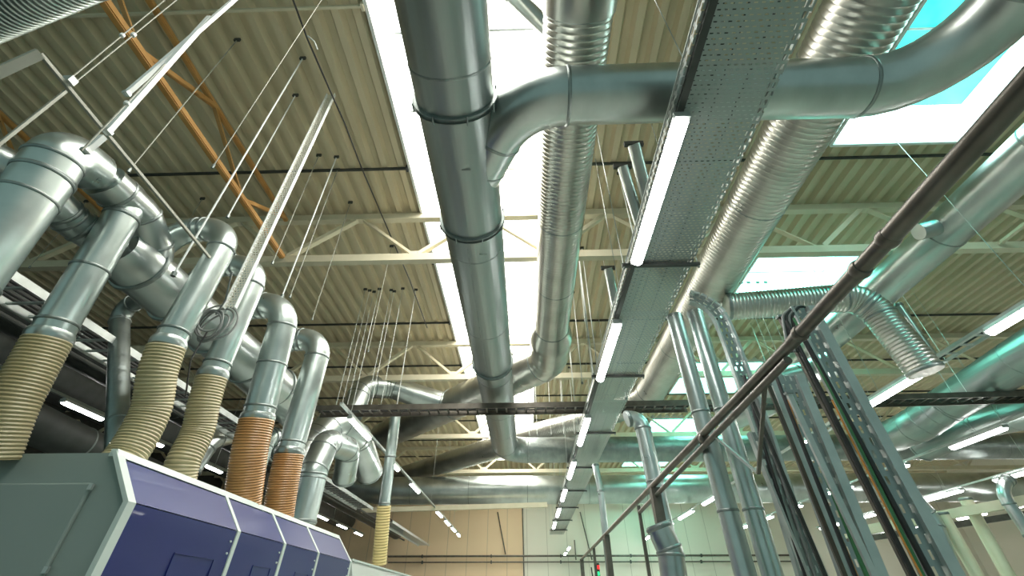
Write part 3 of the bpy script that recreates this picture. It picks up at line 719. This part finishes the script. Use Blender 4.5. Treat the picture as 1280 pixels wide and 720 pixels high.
# ------------------------------------------------------------------ right-hand posts and dark rail
XR = 1.9
ra, rb_ = at(1290, 98, X=XR), at(725, 700, X=XR)
rz = (at(1200, 192, X=XR).z+at(850, 573, X=XR).z)/2
ra = Vector((XR, .75, at(1240, 150, X=XR).z)); rb2 = at(727, 699, X=XR)
t = thing('overhead_frame', 'dark brown tube frame slanting across the right of the photo', 'frame', (XR, 17, 0))
mid = at(990, 428, X=XR)
build('top_tube', MB().sweep([at(1330, 55, X=XR), at(1110, 298, X=XR)], .050, 24), M['rail'], t)
build('top_tube', MB().sweep([at(1112, 296, X=XR), mid], .045, 24), M['rail'], t)
build('top_tube', MB().sweep([mid, at(727, 699, X=XR)], .040, 20), M['rail'], t)
build('lower_tube', MB().sweep([at(985, 450, X=XR), at(800, 640, X=XR)], .030, 16), M['rail'], t)
for px, py in ((1110, 298), (1000, 417), (1075, 337), (880, 548)):
    p = at(px, py, X=XR); d = (at(px-10, py+11, X=XR)-p).normalized(); collar(t, p, d, .047, .06, .01, 'rail')
for (px, py, w) in ((727, 699, .12), (742, 684, .07), (758, 668, .12), (798, 632, .05), (818, 610, .13)):
    p = at(px, py, X=XR); build('post', MB().beam((p.x, p.y, 0), p, w, w), M['rail'], t, smooth=False)
nd = at(948, 592, X=XR+.12)
build('brace', MB().beam(at(893, 545, X=XR), nd, .022, .022), M['strut'], t)
build('brace', MB().beam(at(957, 472, X=XR), nd, .03, .02), M['rail'], t)
for i, (a, b, lab) in enumerate((((843, 396), (934, 726), 'pale green-grey vertical pipe right of the wide tray, left of its twin'), ((868, 391), (968, 726), 'pale green-grey vertical pipe right of the wide tray, right of its twin'))):
    p, q = at(*a, Y=4.9+.1*i), at(*b, Y=4.9+.1*i); q2 = q+(q-p).normalized()*1.3; q2.z = max(q2.z, 0)
    t = thing('riser_pipe', lab, 'pipe', (q2.x, q2.y, q2.z), 'twin riser pipes')
    build('pipe', MB().sweep([p, q2], .10, 32), M['galv_light'], t)
    build('pipe_cap', MB().sweep([p-(q-p).normalized()*.01, p+(q-p).normalized()*.03], .104, 32), M['galv'], t)
    for k in (.45, .8): collar(t, p.lerp(q, k), (q-p).normalized(), .10, .03, .008)
t, _ = duct('bent_pipe', 'pale pipe with a hooked top standing beyond the dark frame', [at(783, 524, Y=7.4), at(800, 519, Y=7.4), at(838, 690, Y=7.4), at(858, 760, Y=7.4)], .13, 'galv_light', .2, n=28, seams=(1.2,), cat='pipe')
duct('wrapped_pipe', 'bulky grey pipe at the bottom centre, left of the twin riser pipes', [at(822, 655, Y=6.4), at(838, 690, Y=6.4), at(848, 760, Y=6.4)], .16, 'galv', .2, n=24, cat='pipe')
duct('slim_pipe', 'slim pale pipe dropping from the far duct right of the wide tray end', [at(744, 580, Y=13), at(751, 614, Y=13), at(765, 740, Y=13)], .09, 'galv_light', n=16, cat='pipe')
# vertical perforated trays
def vtray(label, pix, w, y, mat='perf_v', depth=.07, lw=.02, rw=.03, rail='strut'):
    pts = [at(a, b, Y=y) for a, b in pix]
    path, _ = fillet(pts, .4, 6) if len(pts) > 2 else (pts, 0)
    t = thing('vertical_tray', label, 'tray', path[-1], 'vertical cable trays')
    s = MB(); L = MB(); Rr = MB()
    for a, b in zip(path, path[1:]):
        d = (b-a).normalized(); x = d.cross(Vector((0, 1, 0))).normalized()*w/2
        s.quad(a-x, a+x, b+x, b-x)
        L.beam(a-x, b-x, lw, depth, Vector((0, 1, 0))); Rr.beam(a+x, b+x, rw, depth, Vector((0, 1, 0)))
    ladder_uv(build('perforated_web', s, M[mat], t, smooth=False), w)
    build('side_rail', L, M[rail], t, smooth=False); build('side_rail', Rr, M[rail], t, smooth=False)
    return t, pts
vtray('perforated vertical tray with pale rails, the one reaching highest at right', [(1000, 385), (1196, 760)], .17, 3.15, rw=.075)
vtray('curved perforated tray hooking over from the wide tray', [(862, 372), (892, 378), (912, 425), (955, 545), (1015, 735)], .16, 4.5)
vtray('perforated vertical tray in the middle of the post cluster', [(980, 470), (1088, 745)], .27, 4.0, lw=.06, rw=.08)
vtray('narrow perforated tray between the post cluster and the twin riser pipes', [(945, 540), (1030, 745)], .14, 4.3)
# solid struts
for i, (a, b, w, y, mt, lab) in enumerate((((925, 470), (1018, 740), .07, 4.6, 'galv_light', 'pale strut just right of the twin riser pipes'),
        ((940, 500), (1040, 740), .03, 4.1, 'dark', 'dark strut in front of the narrow perforated tray'),
        ((985, 490), (1100, 735), .045, 3.7, 'strut', 'pale strut in the middle of the post cluster'),
        ((960, 480), (1062, 735), .035, 3.9, 'rail', 'brown strut in the middle of the post cluster'),
        ((975, 395), (1150, 740), .045, 3.2, 'rail', 'dark strut left of the highest vertical tray'))):
    p, q = at(*a, Y=y), at(*b, Y=y); q2 = q+(q-p)*.35; t = thing('steel_strut', lab, 'strut', q2, 'struts of the post cluster')
    build('web', MB().beam(p, q2, w, w*.6, Vector((0, 1, 0))), M[mt], t, smooth=False)
    build('end_plate', MB().beam(p, p+(q-p).normalized()*.02, w*1.4, w*1.1, Vector((0, 1, 0))), M['seam'], t, smooth=False)
# cables in cluster
for i, (a, m_, b, r, y, mt, lab) in enumerate((
        ((983, 402), (1062, 560), (1150, 735), .016, 3.1, 'black', 'black cable left of the highest vertical tray'),
        ((992, 398), (1075, 560), (1162, 735), .010, 3.1, 'cable_green', 'green cable at the left rail of the highest vertical tray'),
        ((1040, 500), (1090, 600), (1160, 735), .006, 3.05, 'cable_orange', 'orange cable on the highest vertical tray'),
        ((985, 500), (1018, 590), (1078, 735), .009, 3.85, 'cable_orange', 'orange cable in the middle of the post cluster'),
        ((990, 495), (1030, 590), (1090, 735), .018, 3.85, 'cable_green', 'green cable in the middle of the post cluster'),
        ((1003, 420), (1090, 580), (1172, 735), .018, 3.1, 'black', 'thick black cable down the centre of the highest vertical tray'),
        ((930, 470), (965, 590), (1012, 735), .016, 4.3, 'black', 'black cable behind the dark frame brace'),
        ((937, 475), (975, 590), (1024, 735), .014, 4.3, 'cable_grey', 'grey cable behind the dark frame brace'),
        ((970, 470), (1005, 560), (1075, 735), .016, 3.8, 'black', 'black cable along the middle perforated tray'))):
    pts = [at(*a, Y=y), at(*m_, Y=y-.02), at(*b, Y=y)]; q = []
    for k in range(13):
        u = k/12; q.append(pts[0]*(1-u)*(1-u)+ (pts[1]*2-(pts[0]+pts[2])*.5)*2*u*(1-u)+pts[2]*u*u)
    o = build('power_cable', MB().sweep(q, r, 10), M[mt], None, q[-1]); tag(o, lab, 'cable', 'cables on the post cluster')
# cable loops over the top of the highest tray
t = thing('cable_bundle', 'bundle of black cables arching over the top of the highest vertical tray', 'cable', at(985, 400, Y=3.1))
for k in range(4):
    q, _ = fillet([at(985+4*k, 440, Y=3.1), at(978+4*k, 395, Y=3.12), at(992+3*k, 382-k, Y=3.15), at(1010+2*k, 392, Y=3.2)], .1, 5)
    build('cable', MB().sweep(q, .012, 8), M['black'] if k % 2 else M['cable_grey'], t)

# ------------------------------------------------------------------ far right plant pipes and beams
t = thing('support_beam', 'pale horizontal beam at lower right under the third row of lights', 'beam', at(1150, 650, Y=12))
build('beam', MB().beam(at(1030, 672, Y=14), at(1300, 622, Y=11), .14, .2), M['truss'], t)
t = thing('support_beam', 'dark horizontal beam at lower right behind the vertical pipes', 'beam', at(1150, 650, Y=13))
build('beam', MB().beam(at(1040, 680, Y=15), at(1300, 640, Y=13), .14, .14), M['rail'], t)
for (pix, r, y, mt, lab) in (([(1140, 622), (1165, 650), (1200, 745)], .20, 12, 'galv_light', 'fat pale pipe at lower right, nearest the highest vertical tray'),
        ([(1176, 640), (1236, 745)], .13, 12, 'truss', 'cream pipe at lower right, second from the tray'),
        ([(1206, 622), (1275, 745)], .13, 12, 'truss', 'cream pipe at lower right, third from the tray'),
        ([(1262, 598), (1249, 612), (1290, 672)], .12, 11, 'galv', 'greenish hooked pipe at the lower right edge')):
    duct('plant_pipe', lab, [at(a, b, Y=y) for a, b in pix], r, mt, .5, n=24, cat='pipe', group='plant pipes at lower right')
# ------------------------------------------------------------------ wall services
for i, (y0_, y1_, r, lab) in enumerate(((695.5, 693, .05, 'upper dark pipe run along the far wall'), (703, 701, .035, 'lower dark pipe run along the far wall'))):
    p, q = at(485, y0_, Y=29.7), at(1010, y1_, Y=29.7); q.z = p.z
    t = thing('wall_pipe', lab, 'pipe', p, 'pipe runs on the far wall'); build('pipe', MB().sweep([p, q], r, 12), M['rail'], t)
    for k in range(6): build('pipe_bracket', MB().box(p.lerp(q, (k+.5)/6), (.06, .2, .16)), M['dark'], t)
for i, (a, b) in enumerate((((653, 632), (655, 720)), ((622, 640), (632, 693)), ((725, 640), (740, 700)), ((718, 675), (720, 700)))):
    p, q = at(*a, Y=29.85), at(*b, Y=29.85)
    o = build('wall_conduit', MB().sweep([p, q], .035, 8), M['rail'], None, q); tag(o, 'thin conduit on the far wall, %s' % ('at the colour change', 'left of the colour change', 'under the end of the wide tray', 'short one with a lamp head')[i], 'conduit', 'conduits on the far wall')
t = thing('signal_light', 'small red and green signal light low at the far wall', 'signal light', at(748, 722, Y=20))
for (py, c, nm) in ((709, (1, .03, .03), 'red_lamp'), (717, (.03, .9, .3), 'green_lamp')):
    p = at(748, py, Y=20); build(nm, MB().sweep([p-Vector((0, 0, .06)), p+Vector((0, 0, .06))], .045, 12), glow(nm, c, 1.2), t)
p = at(748, 713, Y=20); build('housing', MB().box(p+Vector((0, .12, 0)), (.13, .08, .5)), M['dark'], t)
t = thing('beacon_post', 'thin post with a green tip at the far wall, left of the signal light', 'post', at(741, 722, Y=20))
build('post', MB().sweep([at(741, 722, Y=20), at(739, 709, Y=20)], .025, 8), M['dark'], t)
# dark steelwork at far left
duct('dark_duct', 'dark duct running away under the roof beyond the left cable ladder, nearer one', [(-7.7, 3, 5.3), (-7.7, 29, 5.3)], .38, 'dark', n=28, seams=(3, 6, 9, 12), group='dark ducts at left')
duct('dark_duct', 'dark duct running away under the roof beyond the left cable ladder, farther one', [(-10.8, 5, 5.9), (-10.8, 29, 5.9)], .5, 'dark', n=28, seams=(3, 6, 9, 12), group='dark ducts at left')
for i, xx in enumerate((-6.55, -6.95)):
    t = thing('conduit_run', 'thin dark conduit beside the left cable ladder, %s' % ('nearer one', 'farther one')[i], 'conduit', (xx, 3, 4.75), 'conduits at left')
    build('conduit', MB().sweep([(xx, 3, 4.75), (xx, 28, 4.75)], .04, 10), M['dark'], t)
for i, (a, b, y) in enumerate((((0, 470), (150, 468), 11), ((60, 520), (330, 518), 14), ((60, 440), (345, 440), 9))):
    t = thing('steel_beam', 'dull horizontal beam at left behind the hoses, %s from the roof' % ('second', 'lowest', 'first')[i], 'beam', at(*a, Y=y), 'beams behind the hoses')
    build('beam', MB().beam(at(*a, Y=y), at(*b, Y=y), .12, .22), M['truss'] if i != 1 else M['rail'], t)

# ------------------------------------------------------------------ world, light, camera
w = bpy.data.worlds.new('sky'); bpy.context.scene.world = w; w.use_nodes = True
bg = w.node_tree.nodes['Background']; bg.inputs[0].default_value = (.60, .92, .87, 1); bg.inputs[1].default_value = .36
cam = bpy.data.cameras.new('camera'); cam.lens = F/1280*36; cam.sensor_width = 36; cam.clip_start = .05; cam.clip_end = 300
co = bpy.data.objects.new('camera', cam); C.objects.link(co); co.location = (0, 0, CH)
co.rotation_euler = (math.pi/2+PITCH, 0, YAW); bpy.context.scene.camera = co
vs = bpy.context.scene.view_settings; vs.view_transform = 'Standard'; vs.look = 'None'; vs.exposure = 0; vs.gamma = 1; vs.use_curve_mapping = False
